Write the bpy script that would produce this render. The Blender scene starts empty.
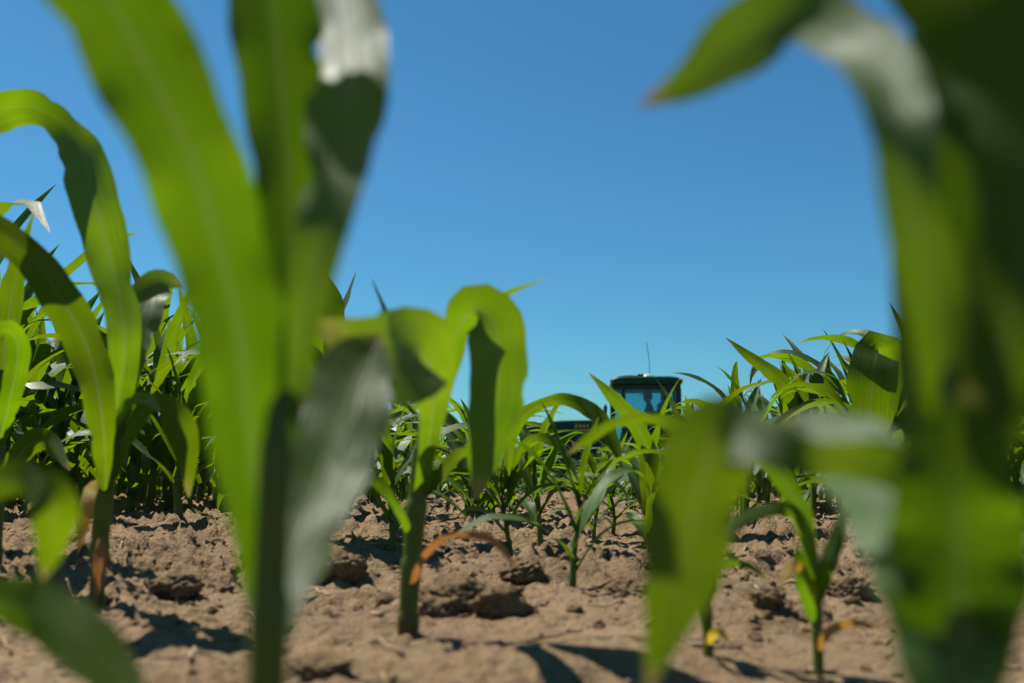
import bpy, bmesh, math, random
import numpy as np
from mathutils import Vector, Matrix
R = math.radians
rnd = random.Random(7)
scene = bpy.context.scene
COL = scene.collection

# ------------------------------------------------------------------ camera
W, H = 1024, 683
F = 1000.0            # focal length in pixels (35 mm lens)
HORIZ = 460.0
CAMZ = 0.18
PITCH = math.atan((HORIZ - H / 2) / F)
cam_d = bpy.data.cameras.new('camera')
cam = bpy.data.objects.new('camera', cam_d); COL.objects.link(cam)
cam_d.sensor_width = 36.0; cam_d.lens = F / W * 36.0
cam.location = (0, 0, CAMZ); cam.rotation_euler = (math.pi / 2 + PITCH, 0, 0)
cam_d.clip_start = 0.01; cam_d.clip_end = 6000
cam_d.dof.use_dof = True; cam_d.dof.focus_distance = 3.2; cam_d.dof.aperture_fstop = 4.2
cam_d.dof.aperture_blades = 7
scene.camera = cam

def at(px, py, d):
    """world point seen at pixel (px,py) standing d metres ahead"""
    x = (px - W / 2) / F; z = (H / 2 - py) / F
    yy = math.cos(PITCH) - z * math.sin(PITCH); zz = math.sin(PITCH) + z * math.cos(PITCH)
    s = d / yy
    return Vector((x * s, d, CAMZ + zz * s))
def on_ground(px, py):
    x = (px - W / 2) / F; z = (H / 2 - py) / F
    yy = math.cos(PITCH) - z * math.sin(PITCH); zz = math.sin(PITCH) + z * math.cos(PITCH)
    s = -CAMZ / zz
    return Vector((x * s, yy * s, 0))
def px_of(x, y):
    return W / 2 + F * x / max(y, 1e-3) * 1.0

# ------------------------------------------------------------------ noise / terrain
def _hash(ix, iy, seed):
    n = (ix * 374761393 + iy * 668265263 + seed * 1442695041) & 0xFFFFFFFF
    n = ((n ^ (n >> 13)) * 1274126177) & 0xFFFFFFFF
    return ((n ^ (n >> 16)) & 0xFFFF) / 65535.0
def gnoise(x, y, seed=0):
    x = np.asarray(x, float); y = np.asarray(y, float)
    ix = np.floor(x).astype(np.int64); iy = np.floor(y).astype(np.int64)
    fx = x - ix; fy = y - iy
    u = fx * fx * fx * (fx * (fx * 6 - 15) + 10); v = fy * fy * fy * (fy * (fy * 6 - 15) + 10)
    def g(dx, dy):
        a = _hash(ix + dx, iy + dy, seed) * 2 * math.pi
        return np.cos(a) * (fx - dx) + np.sin(a) * (fy - dy)
    return ((g(0, 0) * (1 - u) + g(1, 0) * u) * (1 - v) + (g(0, 1) * (1 - u) + g(1, 1) * u) * v) * 1.5
def sstep(a, b, x):
    t = np.clip((x - a) / (b - a), 0, 1); return t * t * (3 - 2 * t)
def cells(x, y, sz, seed, pw=2.0):
    gx = x / sz; gy = y / sz; ix = np.floor(gx).astype(np.int64); iy = np.floor(gy).astype(np.int64)
    best = np.zeros_like(gx)
    for dx in (-1, 0, 1):
        for dy in (-1, 0, 1):
            jx, jy = ix + dx, iy + dy
            cx = jx + _hash(jx, jy, seed); cy = jy + _hash(jx, jy, seed + 1)
            hh = _hash(jx, jy, seed + 2) ** pw; rr_ = 0.45 + 0.5 * _hash(jx, jy, seed + 3)
            a = _hash(jx, jy, seed + 4) * 6.28; ca, sa = np.cos(a), np.sin(a)
            u = ((gx - cx) * ca + (gy - cy) * sa) / rr_; v = (-(gx - cx) * sa + (gy - cy) * ca) / (rr_ * 0.72)
            t = np.clip(1 - np.abs(u) ** 2.6 - np.abs(v) ** 2.6, 0, 1)
            best = np.maximum(best, hh * np.sqrt(t))
    return best
def ground_z(x, y):
    x = np.asarray(x, float); y = np.asarray(y, float)
    d = np.sqrt(x * x + y * y)
    s = -0.030 * np.clip(d - 4.5, 0, None)
    s = np.where(d > 26, -0.645 - 0.10 * (1 - np.exp(-(d - 26) / 12)), s)
    wx = x + 0.03 * gnoise(x * 9, y * 9, 31); wy = y + 0.03 * gnoise(x * 9 + 40, y * 9, 32)
    z = 0.016 * gnoise(wx * 1.7, wy * 1.7, 1) + 0.016 * gnoise(wx * 5, wy * 5, 2)
    patch = sstep(-0.35, 0.4, gnoise(x * 2.2, y * 2.2, 9))
    rough = (0.35 + 0.85 * patch) * (0.38 + 0.87 * sstep(1.05, 2.0, d))
    z += rough * (0.010 * np.abs(gnoise(wx * 11, wy * 11, 3)) * 2 - 0.005)
    z += rough * (0.013 * np.abs(gnoise(wx * 23, wy * 23, 4)) * 2 - 0.0065)
    z += rough * 0.0085 * (gnoise(wx * 55, wy * 55, 5))
    z += rough * 0.0045 * (gnoise(x * 120, y * 120, 6))
    qx = x + 0.016 * gnoise(x * 26, y * 26, 51) + 0.006 * gnoise(x * 70, y * 70, 53); qy = y + 0.016 * gnoise(x * 26 + 9, y * 26, 52) + 0.006 * gnoise(x * 70, y * 70 + 5, 54)
    cm = (0.25 + 0.75 * patch) * (0.35 + 0.65 * sstep(1.05, 1.9, d))
    z += cm * (0.017 * cells(qx, qy, 0.15, 61, 3.2) + 0.012 * cells(qx, qy, 0.055, 71, 2.6) + 0.0065 * cells(qx, qy, 0.022, 81, 1.8)) - 0.004
    fade = 1 - sstep(12, 40, d)
    return s + z * (0.3 + 0.7 * fade)
def gz(x, y): return float(ground_z(np.array([x]), np.array([y]))[0])

# ------------------------------------------------------------------ material helpers
def new_mat(name):
    m = bpy.data.materials.new(name); m.use_nodes = True
    nt = m.node_tree; nt.nodes.clear()
    out = nt.nodes.new('ShaderNodeOutputMaterial')
    return m, nt, out
class N:
    def __init__(s, nt): s.nt = nt
    def __call__(s, t, **kw):
        n = s.nt.nodes.new('ShaderNode' + t)
        ins = kw.pop('ins', {})
        for k, v in kw.items(): setattr(n, k, v)
        for k, v in ins.items(): s.set(n, k, v)
        return n
    def set(s, n, k, v):
        sock = n.inputs[k]
        if isinstance(v, bpy.types.NodeSocket): s.nt.links.new(v, sock)
        elif isinstance(v, bpy.types.Node): s.nt.links.new(v.outputs[0], sock)
        else: sock.default_value = v
    def math(s, op, a, b=None, c=None, clamp=False):
        n = s('Math', operation=op, use_clamp=clamp)
        s.set(n, 0, a)
        if b is not None: s.set(n, 1, b)
        if c is not None: s.set(n, 2, c)
        return n.outputs[0]
    def mix(s, f, a, b, blend='MIX'):
        n = s('Mix', data_type='RGBA', blend_type=blend)
        s.set(n, 0, f); s.set(n, 6, a); s.set(n, 7, b)
        return n.outputs[2]
    def ramp(s, f, stops):
        n = s('ValToRGB'); s.set(n, 0, f)
        e = n.color_ramp.elements
        while len(e) < len(stops): e.new(0.5)
        for q, (p, c) in zip(e, stops):
            q.position = p; q.color = c if len(c) == 4 else (*c, 1)
        return n.outputs[0]
def rgb(r, g, b): return (r, g, b, 1)

def leaf_material(name, top_a, top_b, under, rib, trans_a, trans_b, mixf, rough, tipc=None, under_rough=0.55):
    m, nt, out = new_mat(name); n = N(nt)
    uv = n('UVMap').outputs[0]
    sep = n('SeparateXYZ', ins={0: uv}); u, v = sep.outputs[0], sep.outputs[1]
    oi = n('ObjectInfo').outputs['Random']
    geo = n('NewGeometry')
    # mottling and parallel veins
    tc = n('TexCoord').outputs['Object']
    mot = n('TexNoise', ins={'Vector': tc, 'Scale': 28.0, 'Detail': 5.0, 'Roughness': 0.6}).outputs[0]
    big = n('TexNoise', ins={'Vector': tc, 'Scale': 7.0, 'Detail': 2.0}).outputs[0]
    dv = n.math('ABSOLUTE', n.math('SUBTRACT', v, 0.5))
    st = n('CombineXYZ', ins={0: n.math('MULTIPLY', u, 3.0), 1: n.math('MULTIPLY', v, 34.0), 2: n.math('MULTIPLY', oi, 9.0)})
    vein = n('TexNoise', ins={'Vector': st, 'Scale': 1.0, 'Detail': 2.0, 'Roughness': 0.7}).outputs[0]
    vv = n('MapRange', ins={0: vein, 1: 0.3, 2: 0.7}).outputs[0]
    ribm = n('MapRange', interpolation_type='SMOOTHSTEP', ins={0: dv, 1: 0.055, 2: 0.022}).outputs[0]
    ribm = n.math('MULTIPLY', ribm, n('MapRange', ins={0: u, 1: 0.95, 2: 0.55}).outputs[0])
    f = n.math('ADD', n.math('MULTIPLY', big, 0.9), n.math('MULTIPLY', mot, 0.5))
    f = n('MapRange', ins={0: f, 1: 0.45, 2: 0.95}).outputs[0]
    c = n.mix(f, rgb(*top_a), rgb(*top_b))
    c = n.mix(n.math('MULTIPLY', vv, 0.42), c, rgb(*[q * 1.7 for q in top_b]))
    hs = n('HueSaturation', ins={'Hue': n('MapRange', ins={0: oi, 1: 0.0, 2: 1.0, 3: 0.488, 4: 0.51}).outputs[0],
            'Saturation': 1.0, 'Value': n('MapRange', ins={0: oi, 3: 0.85, 4: 1.2}).outputs[0], 'Color': c})
    c = hs.outputs[0]
    c = n.mix(geo.outputs['Backfacing'], c, rgb(*under))
    c = n.mix(n.math('MULTIPLY', ribm, 0.75), c, rgb(*rib))
    t = n.mix(f, rgb(*trans_a), rgb(*trans_b))
    t = n.mix(n.math('MULTIPLY', vv, 0.5), t, rgb(*[q * 0.55 for q in trans_a]))
    t = n.mix(n.math('MULTIPLY', ribm, 0.55), t, rgb(trans_b[0] * 0.9, trans_b[1] * 0.75, trans_b[2] + .05))
    hs2 = n('HueSaturation', ins={'Hue': n('MapRange', ins={0: oi, 3: 0.485, 4: 0.512}).outputs[0], 'Value': n('MapRange', ins={0: oi, 3: 0.8, 4: 1.12}).outputs[0], 'Color': t})
    t = hs2.outputs[0]
    if tipc:
        tm = n('MapRange', interpolation_type='SMOOTHSTEP', ins={0: n.math('ADD', u, n.math('MULTIPLY', mot, 0.14)), 1: 1.0, 2: 1.08}).outputs[0]
        c = n.mix(tm, c, rgb(*tipc)); t = n.mix(tm, t, rgb(*[q * 1.3 for q in tipc]))
    # small pale flecks / dust
    fl = n('TexNoise', ins={'Vector': tc, 'Scale': 260.0, 'Detail': 2.0}).outputs[0]
    flm = n('MapRange', ins={0: fl, 1: 0.66, 2: 0.74}).outputs[0]
    c = n.mix(n.math('MULTIPLY', flm, 0.35), c, rgb(0.2, 0.19, 0.12))
    hgt = n.math('ADD', n.math('MULTIPLY', vv, 0.5), n.math('MULTIPLY', mot, 0.4))
    bmp = n('Bump', ins={'Strength': 0.45, 'Distance': 0.0012, 'Height': hgt})
    rgh = n('MapRange', ins={0: geo.outputs['Backfacing'], 3: rough, 4: under_rough}).outputs[0]
    rgh = n.math('ADD', rgh, n.math('MULTIPLY', n.math('SUBTRACT', mot, 0.5), 0.35))
    rgh = n.math('ADD', rgh, n.math('MULTIPLY', vv, 0.22))
    p = n('BsdfPrincipled', ins={'Base Color': c, 'Roughness': rgh, 'Normal': bmp.outputs[0]})
    nt.links.new(n('MapRange', ins={0: geo.outputs['Backfacing'], 3: 0.42, 4: 0.22}).outputs[0], p.inputs['Specular IOR Level'])
    tr = n('BsdfTranslucent', ins={'Color': t, 'Normal': bmp.outputs[0]})
    mx = n('MixShader', ins={0: mixf, 1: p.outputs[0], 2: tr.outputs[0]})
    nt.links.new(mx.outputs[0], out.inputs[0])
    return m

M = {}
M['leaf'] = leaf_material('corn_leaf', (0.026, 0.066, 0.011), (0.052, 0.108, 0.019), (0.030, 0.064, 0.006), (0.085, 0.13, 0.035),
                          (0.130, 0.245, 0.001), (0.235, 0.365, 0.002), 0.50, 0.36, (0.25, 0.19, 0.05))
M['leaf_yellow'] = leaf_material('yellowing_leaf', (0.30, 0.22, 0.03), (0.42, 0.26, 0.03), (0.36, 0.26, 0.06), (0.4, 0.33, 0.12),
                          (0.62, 0.36, 0.02), (0.75, 0.50, 0.03), 0.5, 0.5, (0.22, 0.10, 0.03))
M['leaf_dry'] = leaf_material('withered_leaf', (0.20, 0.105, 0.035), (0.32, 0.17, 0.05), (0.28, 0.17, 0.07), (0.35, 0.23, 0.1),
                          (0.45, 0.20, 0.03), (0.55, 0.27, 0.05), 0.4, 0.6, (0.15, 0.08, 0.03))

def stalk_material():
    m, nt, out = new_mat('corn_stalk'); n = N(nt)
    uv = n('UVMap').outputs[0]
    sep = n('SeparateXYZ', ins={0: uv}); u, v = sep.outputs[0], sep.outputs[1]
    tc = n('TexCoord').outputs['Object']
    st = n('CombineXYZ', ins={0: n.math('MULTIPLY', u, 6.0), 1: n.math('MULTIPLY', v, 40.0), 2: 0.0})
    s = n('TexNoise', ins={'Vector': st, 'Scale': 1.0, 'Detail': 3.0}).outputs[0]
    b = n('TexNoise', ins={'Vector': tc, 'Scale': 40.0, 'Detail': 4.0}).outputs[0]
    c = n.mix(s, rgb(0.050, 0.078, 0.010), rgb(0.090, 0.13, 0.022))
    low = n.math('ADD', u, n.math('MULTIPLY', n.math('SUBTRACT', b, 0.5), 0.25))
    lm = n('MapRange', interpolation_type='SMOOTHSTEP', ins={0: low, 1: 0.20, 2: 0.04}).outputs[0]
    c = n.mix(lm, c, n.mix(b, rgb(0.06, 0.024, 0.014), rgb(0.12, 0.065, 0.032)))
    bmp = n('Bump', ins={'Strength': 0.3, 'Distance': 0.001, 'Height': s})
    p = n('BsdfPrincipled', ins={'Base Color': c, 'Roughness': 0.42, 'Normal': bmp.outputs[0]})
    p.inputs['Specular IOR Level'].default_value = 0.25
    tr = n('BsdfTranslucent', ins={'Color': n.mix(lm, rgb(0.30, 0.42, 0.03), rgb(0.2, 0.1, 0.03))})
    mx = n('MixShader', ins={0: 0.14, 1: p.outputs[0], 2: tr.outputs[0]})
    nt.links.new(mx.outputs[0], out.inputs[0]); return m
M['stalk'] = stalk_material()

def soil_material(name, dark=1.0, scale=1.0):
    m, nt, out = new_mat(name); n = N(nt)
    tc = n('TexCoord').outputs['Object']
    a = n('TexNoise', ins={'Vector': tc, 'Scale': 2.6 * scale, 'Detail': 6.0, 'Roughness': 0.62}).outputs[0]
    b = n('TexNoise', ins={'Vector': tc, 'Scale': 38.0 * scale, 'Detail': 6.0, 'Roughness': 0.7}).outputs[0]
    g = n('TexNoise', ins={'Vector': tc, 'Scale': 420.0, 'Detail': 3.0, 'Roughness': 0.6}).outputs[0]
    vo = n('TexVoronoi', ins={'Vector': tc, 'Scale': 150.0, 'Randomness': 1.0})
    c = n.ramp(a, [(0.30, (0.110 * dark, 0.068 * dark, 0.035 * dark)), (0.52, (0.195 * dark, 0.130 * dark, 0.066 * dark)), (0.72, (0.285 * dark, 0.202 * dark, 0.110 * dark))])
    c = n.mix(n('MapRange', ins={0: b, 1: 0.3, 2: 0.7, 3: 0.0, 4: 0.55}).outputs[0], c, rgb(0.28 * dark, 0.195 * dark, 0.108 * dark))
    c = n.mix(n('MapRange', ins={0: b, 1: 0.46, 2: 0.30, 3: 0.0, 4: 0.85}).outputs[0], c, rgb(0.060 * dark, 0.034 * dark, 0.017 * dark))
    w = n('TexNoise', ins={'Vector': tc, 'Scale': 0.9, 'Detail': 4.0, 'Roughness': 0.6}).outputs[0]
    c = n.mix(n('MapRange', ins={0: w, 1: 0.52, 2: 0.68, 3: 0.0, 4: 0.5}).outputs[0], c, rgb(0.085 * dark, 0.052 * dark, 0.027 * dark))
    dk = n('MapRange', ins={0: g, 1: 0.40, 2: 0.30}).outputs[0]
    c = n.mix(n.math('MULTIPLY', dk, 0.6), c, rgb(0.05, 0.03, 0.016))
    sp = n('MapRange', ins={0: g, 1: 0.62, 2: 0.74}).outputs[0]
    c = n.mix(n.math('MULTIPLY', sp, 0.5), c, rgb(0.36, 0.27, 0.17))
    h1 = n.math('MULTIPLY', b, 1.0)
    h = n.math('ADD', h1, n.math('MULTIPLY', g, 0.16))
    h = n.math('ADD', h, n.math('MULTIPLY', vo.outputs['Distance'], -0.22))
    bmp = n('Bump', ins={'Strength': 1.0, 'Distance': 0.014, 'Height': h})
    p = n('BsdfPrincipled', ins={'Base Color': c, 'Roughness': 0.95, 'Normal': bmp.outputs[0]})
    p.inputs['Specular IOR Level'].default_value = 0.15
    nt.links.new(p.outputs[0], out.inputs[0]); return m
M['soil'] = soil_material('dry_soil')
M['clod'] = soil_material('soil_clod', 0.95, 1.6)

def simple(name, col, rough=0.5, metal=0.0, noise=0.15, nscale=8.0, coat=0.0, spec=0.5, bump=0.0):
    m, nt, out = new_mat(name); n = N(nt)
    tc = n('TexCoord').outputs['Object']
    a = n('TexNoise', ins={'Vector': tc, 'Scale': nscale, 'Detail': 5.0, 'Roughness': 0.6}).outputs[0]
    c = n.mix(a, rgb(*[q * (1 - noise) for q in col]), rgb(*[min(1, q * (1 + noise)) for q in col]))
    p = n('BsdfPrincipled', ins={'Base Color': c, 'Metallic': metal,
        'Roughness': n('MapRange', ins={0: a, 1: 0.3, 2: 0.7, 3: max(0.02, rough - 0.08), 4: min(1, rough + 0.1)}).outputs[0]})
    p.inputs['Coat Weight'].default_value = coat
    p.inputs['Specular IOR Level'].default_value = spec
    if bump:
        b = n('Bump', ins={'Strength': bump, 'Distance': 0.01, 'Height': a}); nt.links.new(b.outputs[0], p.inputs['Normal'])
    nt.links.new(p.outputs[0], out.inputs[0]); return m
M['straw'] = simple('dry_straw', (0.24, 0.165, 0.085), 0.8, noise=0.4, nscale=60)
M['green_paint'] = simple('green_paint', (0.007, 0.048, 0.013), 0.42, noise=0.3, spec=0.3)
M['yellow_paint'] = simple('yellow_paint', (0.62, 0.42, 0.02), 0.4, noise=0.15)
M['black_trim'] = simple('black_trim', (0.014, 0.015, 0.015), 0.5, noise=0.3)
M['rubber'] = simple('tyre_rubber', (0.022, 0.021, 0.020), 0.85, noise=0.3, nscale=20)
M['metal'] = simple('grey_metal', (0.35, 0.36, 0.36), 0.4, metal=0.7)
M['white'] = simple('white_plastic', (0.42, 0.42, 0.40), 0.4, noise=0.05)
M['amber'] = simple('amber_lens', (0.32, 0.075, 0.02), 0.25, noise=0.1, coat=0.5)
M['lens'] = simple('lamp_lens', (0.6, 0.62, 0.62), 0.15, noise=0.05, coat=0.5)
M['seat'] = simple('seat_fabric', (0.03, 0.03, 0.032), 0.9, noise=0.2)
M['skin'] = simple('skin', (0.30, 0.17, 0.11), 0.5, noise=0.1)
M['shirt'] = simple('dark_shirt', (0.035, 0.045, 0.07), 0.9, noise=0.2)
M['trousers'] = simple('denim', (0.03, 0.045, 0.08), 0.9, noise=0.2)
M['cap'] = simple('cap_cloth', (0.03, 0.035, 0.03), 0.85, noise=0.2)
M['hair'] = simple('hair', (0.03, 0.02, 0.014), 0.7, noise=0.2)
def glass_mat():
    m, nt, out = new_mat('tinted_glass'); n = N(nt)
    tr = n('BsdfTransparent', ins={'Color': rgb(0.56, 0.78, 0.82)})
    gl = n('BsdfGlossy', ins={'Color': rgb(0.9, 0.95, 0.95), 'Roughness': 0.03})
    fr = n('Fresnel', ins={'IOR': 1.5})
    mx = n('MixShader', ins={0: fr, 1: tr.outputs[0], 2: gl.outputs[0]})
    nt.links.new(mx.outputs[0], out.inputs[0]); return m
M['glass'] = glass_mat()

# ------------------------------------------------------------------ mesh helpers
def link_mesh(name, verts, faces, mat, parent=None, uvs=None, smooth=True, mats=None, midx=None):
    me = bpy.data.meshes.new(name)
    verts = np.asarray(verts, dtype=np.float32)
    me.from_pydata(verts.tolist() if len(verts) < 400 else verts.tolist(), [], faces)
    if uvs is not None:
        ul = me.uv_layers.new(name='UVMap')
        li = np.zeros(len(me.loops), dtype=np.int32); me.loops.foreach_get('vertex_index', li)
        ul.data.foreach_set('uv', np.asarray(uvs, dtype=np.float32)[li].ravel())
    for mt in (mats or [mat]): me.materials.append(mt)
    if midx is not None: me.polygons.foreach_set('material_index', np.asarray(midx, dtype=np.int32))
    if smooth: me.polygons.foreach_set('use_smooth', np.ones(len(me.polygons), dtype=bool))
    me.update()
    o = bpy.data.objects.new(name, me); COL.objects.link(o)
    if parent: o.parent = parent
    return o
def thing(name, label, cat, loc, rz=0.0, group=None):
    o = bpy.data.objects.new(name, None); COL.objects.link(o)
    o.empty_display_size = 0.05
    o.location = loc; o.rotation_euler = (0, 0, rz)
    o['label'] = label; o['category'] = cat
    if group: o['group'] = group
    return o
def tag(o, label, cat, group=None):
    o['label'] = label; o['category'] = cat
    if group: o['group'] = group
    return o

def catmull(P, n):
    """P (k,c) control rows -> (n,c) samples"""
    P = np.asarray(P, float); k = len(P)
    Q = np.vstack([2 * P[0] - P[1], P, 2 * P[-1] - P[-2]])
    # parameterise by chord length of the first 3 columns
    L = np.r_[0, np.cumsum(np.linalg.norm(np.diff(P[:, :3], axis=0), axis=1) + 1e-6)]
    s = np.linspace(0, L[-1], n)
    i = np.clip(np.searchsorted(L, s, side='right') - 1, 0, k - 2)
    t = ((s - L[i]) / (L[i + 1] - L[i]))[:, None]
    a, b, c, d = Q[i], Q[i + 1], Q[i + 2], Q[i + 3]
    return 0.5 * ((2 * b) + (-a + c) * t + (2 * a - 5 * b + 4 * c - d) * t ** 2 + (-a + 3 * b - 3 * c + d) * t ** 3)

def leaf_geom(C, Wd, wid, fold, wave, nw, seed, nc, cup=0.0):
    """C (n,3) centre line, Wd (n,3) width direction, wid (n) full width. -> verts, faces, uvs"""
    rs = np.random.RandomState(seed)
    n = len(C)
    T = np.gradient(C, axis=0); T /= np.linalg.norm(T, axis=1)[:, None] + 1e-9
    Wd = Wd - (Wd * T).sum(1)[:, None] * T; Wd /= np.linalg.norm(Wd, axis=1)[:, None] + 1e-9
    Nn = np.cross(T, Wd)
    u = np.linspace(0, 1, n); s = np.linspace(-1, 1, nc)
    f = fold * (0.55 + 1.6 * np.clip(1 - u / 0.22, 0, 1))       # channelled at the base
    p1, p2 = rs.rand(2) * 6.28; k1 = nw * 2 * math.pi; amp = wave * np.sin(np.pi * np.clip(u, 0, 1) ** 0.7)
    jit1 = np.cumsum(rs.randn(n)) * 0.22; jit2 = np.cumsum(rs.randn(n)) * 0.22
    V = np.zeros((n, nc, 3)); UV = np.zeros((n, nc, 2))
    for j, sj in enumerate(s):
        ph, jt = (p1, jit1) if sj < 0 else (p2, jit2)
        wob = amp * np.sin(k1 * u + ph + jt) * abs(sj) ** 1.7
        e = 1 + 0.05 * np.sin(k1 * 1.7 * u + ph * 2 + jt)
        if abs(sj) > 0.99:
            for q in range(rs.randint(0, 4)):
                e = e - rs.uniform(.08, .26) * np.exp(-((u - rs.uniform(.25, .97)) / rs.uniform(.006, .022)) ** 2)
        half = wid / 2 * e
        ang = np.clip(f, 0, 1.35)
        wob = wob + 0.28 * wave * np.sin(k1 * 3.3 * u + 2.1 * ph + 1.5 * jt) * abs(sj) ** 3 * np.sin(np.pi * u) ** 0.5
        V[:, j] = C + Wd * (half * sj * np.cos(ang))[:, None] + Nn * (half * (abs(sj) * np.sin(ang) - cup * sj * sj) + wid * wob)[:, None]
        UV[:, j, 0] = u; UV[:, j, 1] = (sj + 1) / 2
    i, j = np.meshgrid(np.arange(n - 1), np.arange(nc - 1), indexing='ij')
    a = (i * nc + j).ravel()
    Fc = np.stack([a, a + nc, a + nc + 1, a + 1], 1)
    return V.reshape(-1, 3), Fc, UV.reshape(-1, 2)

def tube_geom(C, rad, ns=10, ell=1.0, cap=True):
    C = np.asarray(C, float); n = len(C)
    T = np.gradient(C, axis=0); T /= np.linalg.norm(T, axis=1)[:, None] + 1e-9
    ref = np.array([1.0, 0, 0]) if abs(T[0][0]) < 0.9 else np.array([0, 1.0, 0])
    A = ref - (T @ ref)[:, None] * T; A /= np.linalg.norm(A, axis=1)[:, None]
    B = np.cross(T, A)
    th = np.linspace(0, 2 * math.pi, ns, endpoint=False)
    V = C[:, None] + rad[:, None, None] * (np.cos(th)[None, :, None] * A[:, None] + ell * np.sin(th)[None, :, None] * B[:, None])
    UV = np.zeros((n, ns, 2)); UV[:, :, 0] = np.linspace(0, 1, n)[:, None]; UV[:, :, 1] = (th / 6.2832)[None]
    F_ = []
    for i in range(n - 1):
        for j in range(ns):
            F_.append((i * ns + j, i * ns + (j + 1) % ns, (i + 1) * ns + (j + 1) % ns, (i + 1) * ns + j))
    if cap:
        F_.append(tuple(range(ns))[::-1]); F_.append(tuple((n - 1) * ns + j for j in range(ns)))
    return V.reshape(-1, 3), F_, UV.reshape(-1, 2)

# ------------------------------------------------------------------ procedural corn
def leaf_profile(u, wmax):
    w = np.minimum(1, 0.50 + 0.5 * np.clip(u / 0.30, 0, 1) ** 0.8) * np.clip(1 - np.clip((u - 0.35) / 0.65, 0, 1) ** 1.9, 0, 1)
    return wmax * np.maximum(w, 0.012)
def grow(seed, h, nleaf, nlen=16, nc=5, stalk_ns=9, slim=1.0, young=0.0):
    """geometry of one corn plant of height about h with its foot at the origin -> list of (kind, V, F, UV)"""
    r = random.Random(seed)
    parts = []
    sh = h * r.uniform(0.50, 0.60)          # height of the true stalk + whorl tube
    lean = (r.uniform(-.05, .05), r.uniform(-.05, .05))
    def axis(z): return np.array([lean[0] * z + 0.012 * math.sin(z * 14 + seed), lean[1] * z, z])
    zs = np.linspace(-0.03, sh, 26)
    r0 = 0.0105 * (h / 0.5) * slim
    rad = r0 * (1.08 - 0.62 * np.clip(zs / sh, 0, 1) ** 1.3)
    ph_ = (np.clip(zs / sh, 0, 1) * 4.3 + 0.4) % 1.0
    rad *= 0.93 + 0.17 * ph_ ** 1.5
    C = np.array([axis(z) for z in zs])
    V, Fc, UV = tube_geom(C, rad, stalk_ns); parts.append(('stalk', V, Fc, UV))
    base_az = 0.0
    for k in range(nleaf):
        t = k / (nleaf - 1)
        za = sh * (0.13 + 0.85 * t ** 0.85)
        az = base_az + (math.pi if k % 2 else 0) + r.gauss(0, 0.33)
        L = h * (0.42 + 0.55 * math.sin(math.pi * min(1, 0.18 + 0.68 * t))) * r.uniform(0.85, 1.15)
        if t > 0.85: L *= 0.78
        th0 = R(r.uniform(24, 42)) * (1 - 0.72 * t)
        bend = R(r.uniform(95, 150)) * (1 - t) ** 0.7 + R(r.uniform(20, 80)) * t
        if t > 0.8: bend = R(r.uniform(6, 52))
        if 0.3 < t < 0.8 and r.random() < 0.3: bend *= 1.35
        pw = r.uniform(1.2, 2.4)
        wm = h * 0.100 * (0.62 + 0.5 * math.sin(math.pi * min(1, 0.25 + 0.6 * t))) * r.uniform(0.85, 1.15) * slim
        u = np.linspace(0, 1, nlen)
        th = th0 + bend * u ** pw
        sw = r.uniform(-0.5, 0.5)
        a = az + sw * u ** 1.5
        dirs = np.stack([np.sin(th) * np.cos(a), np.sin(th) * np.sin(a), np.cos(th)], 1)
        Cc = axis(za) + np.vstack([[0, 0, 0], np.cumsum((dirs[1:] + dirs[:-1]) / 2, axis=0) * L / (nlen - 1)])
        tw = r.uniform(-0.9, 0.9) * u ** 1.4 + r.uniform(-.15, .15)
        side = np.stack([-np.sin(a), np.cos(a), np.zeros(nlen)], 1)
        nor = np.cross(dirs, side)
        Wd = side * np.cos(tw)[:, None] + nor * np.sin(tw)[:, None]
        V, Fc, UV = leaf_geom(Cc, Wd, leaf_profile(u, wm), r.uniform(0.25, 0.55) + 0.3 * (t > 0.8), 0.10 * r.uniform(.4, 1.5), r.uniform(2.5, 5), seed * 31 + k, nc)
        parts.append(('leaf', V, Fc, UV))
    return parts
def plant_objects(root, parts, extra=None):
    out = []
    for kind, V, Fc, UV in parts:
        o = link_mesh(kind, V, [tuple(f) for f in Fc], M['stalk'] if kind == 'stalk' else M['leaf'], root, UV)
        out.append(o)
    return out

# ------------------------------------------------------------------ hand-set foreground corn
ALLPLANTS = []
CAMP = Vector((0, 0, CAMZ))
_seed = [100]
def hand_leaf(root, ctrl, mat='leaf', name='leaf', fold=0.28, wave=0.05, nw=3.0, n=None, nc=9, flip=1, label=None):
    """ctrl rows: px, py, depth, width_px, roll(deg); roll 0 = blade face-on to the viewer"""
    rows = []
    for c in ctrl:
        px, py, d, w = c[:4]; roll = c[4] if len(c) > 4 else 0.0
        p = at(px, py, d); rows.append([p.x, p.y, p.z, w * d / F, roll])
    n = n or max(18, 6 * len(rows))
    S = catmull(rows, n)
    C = S[:, :3]; wid = np.maximum(S[:, 3], 0.0006); roll = np.radians(S[:, 4])
    T = np.gradient(C, axis=0); T /= np.linalg.norm(T, axis=1)[:, None]
    view = C - np.array(CAMP); view /= np.linalg.norm(view, axis=1)[:, None]
    a = np.cross(view, T); a /= np.linalg.norm(a, axis=1)[:, None]
    b = np.cross(T, a)
    Wd = a * np.cos(roll)[:, None] + b * np.sin(roll)[:, None]
    _seed[0] += 1
    V, Fc, UV = leaf_geom(C, Wd * flip, wid, fold, wave, nw, _seed[0], nc)
    V = V - np.array(root.location)
    o = link_mesh(name, V, [tuple(f) for f in Fc], M[mat], root, UV)
    if label: o['label'] = label
    return o
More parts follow.
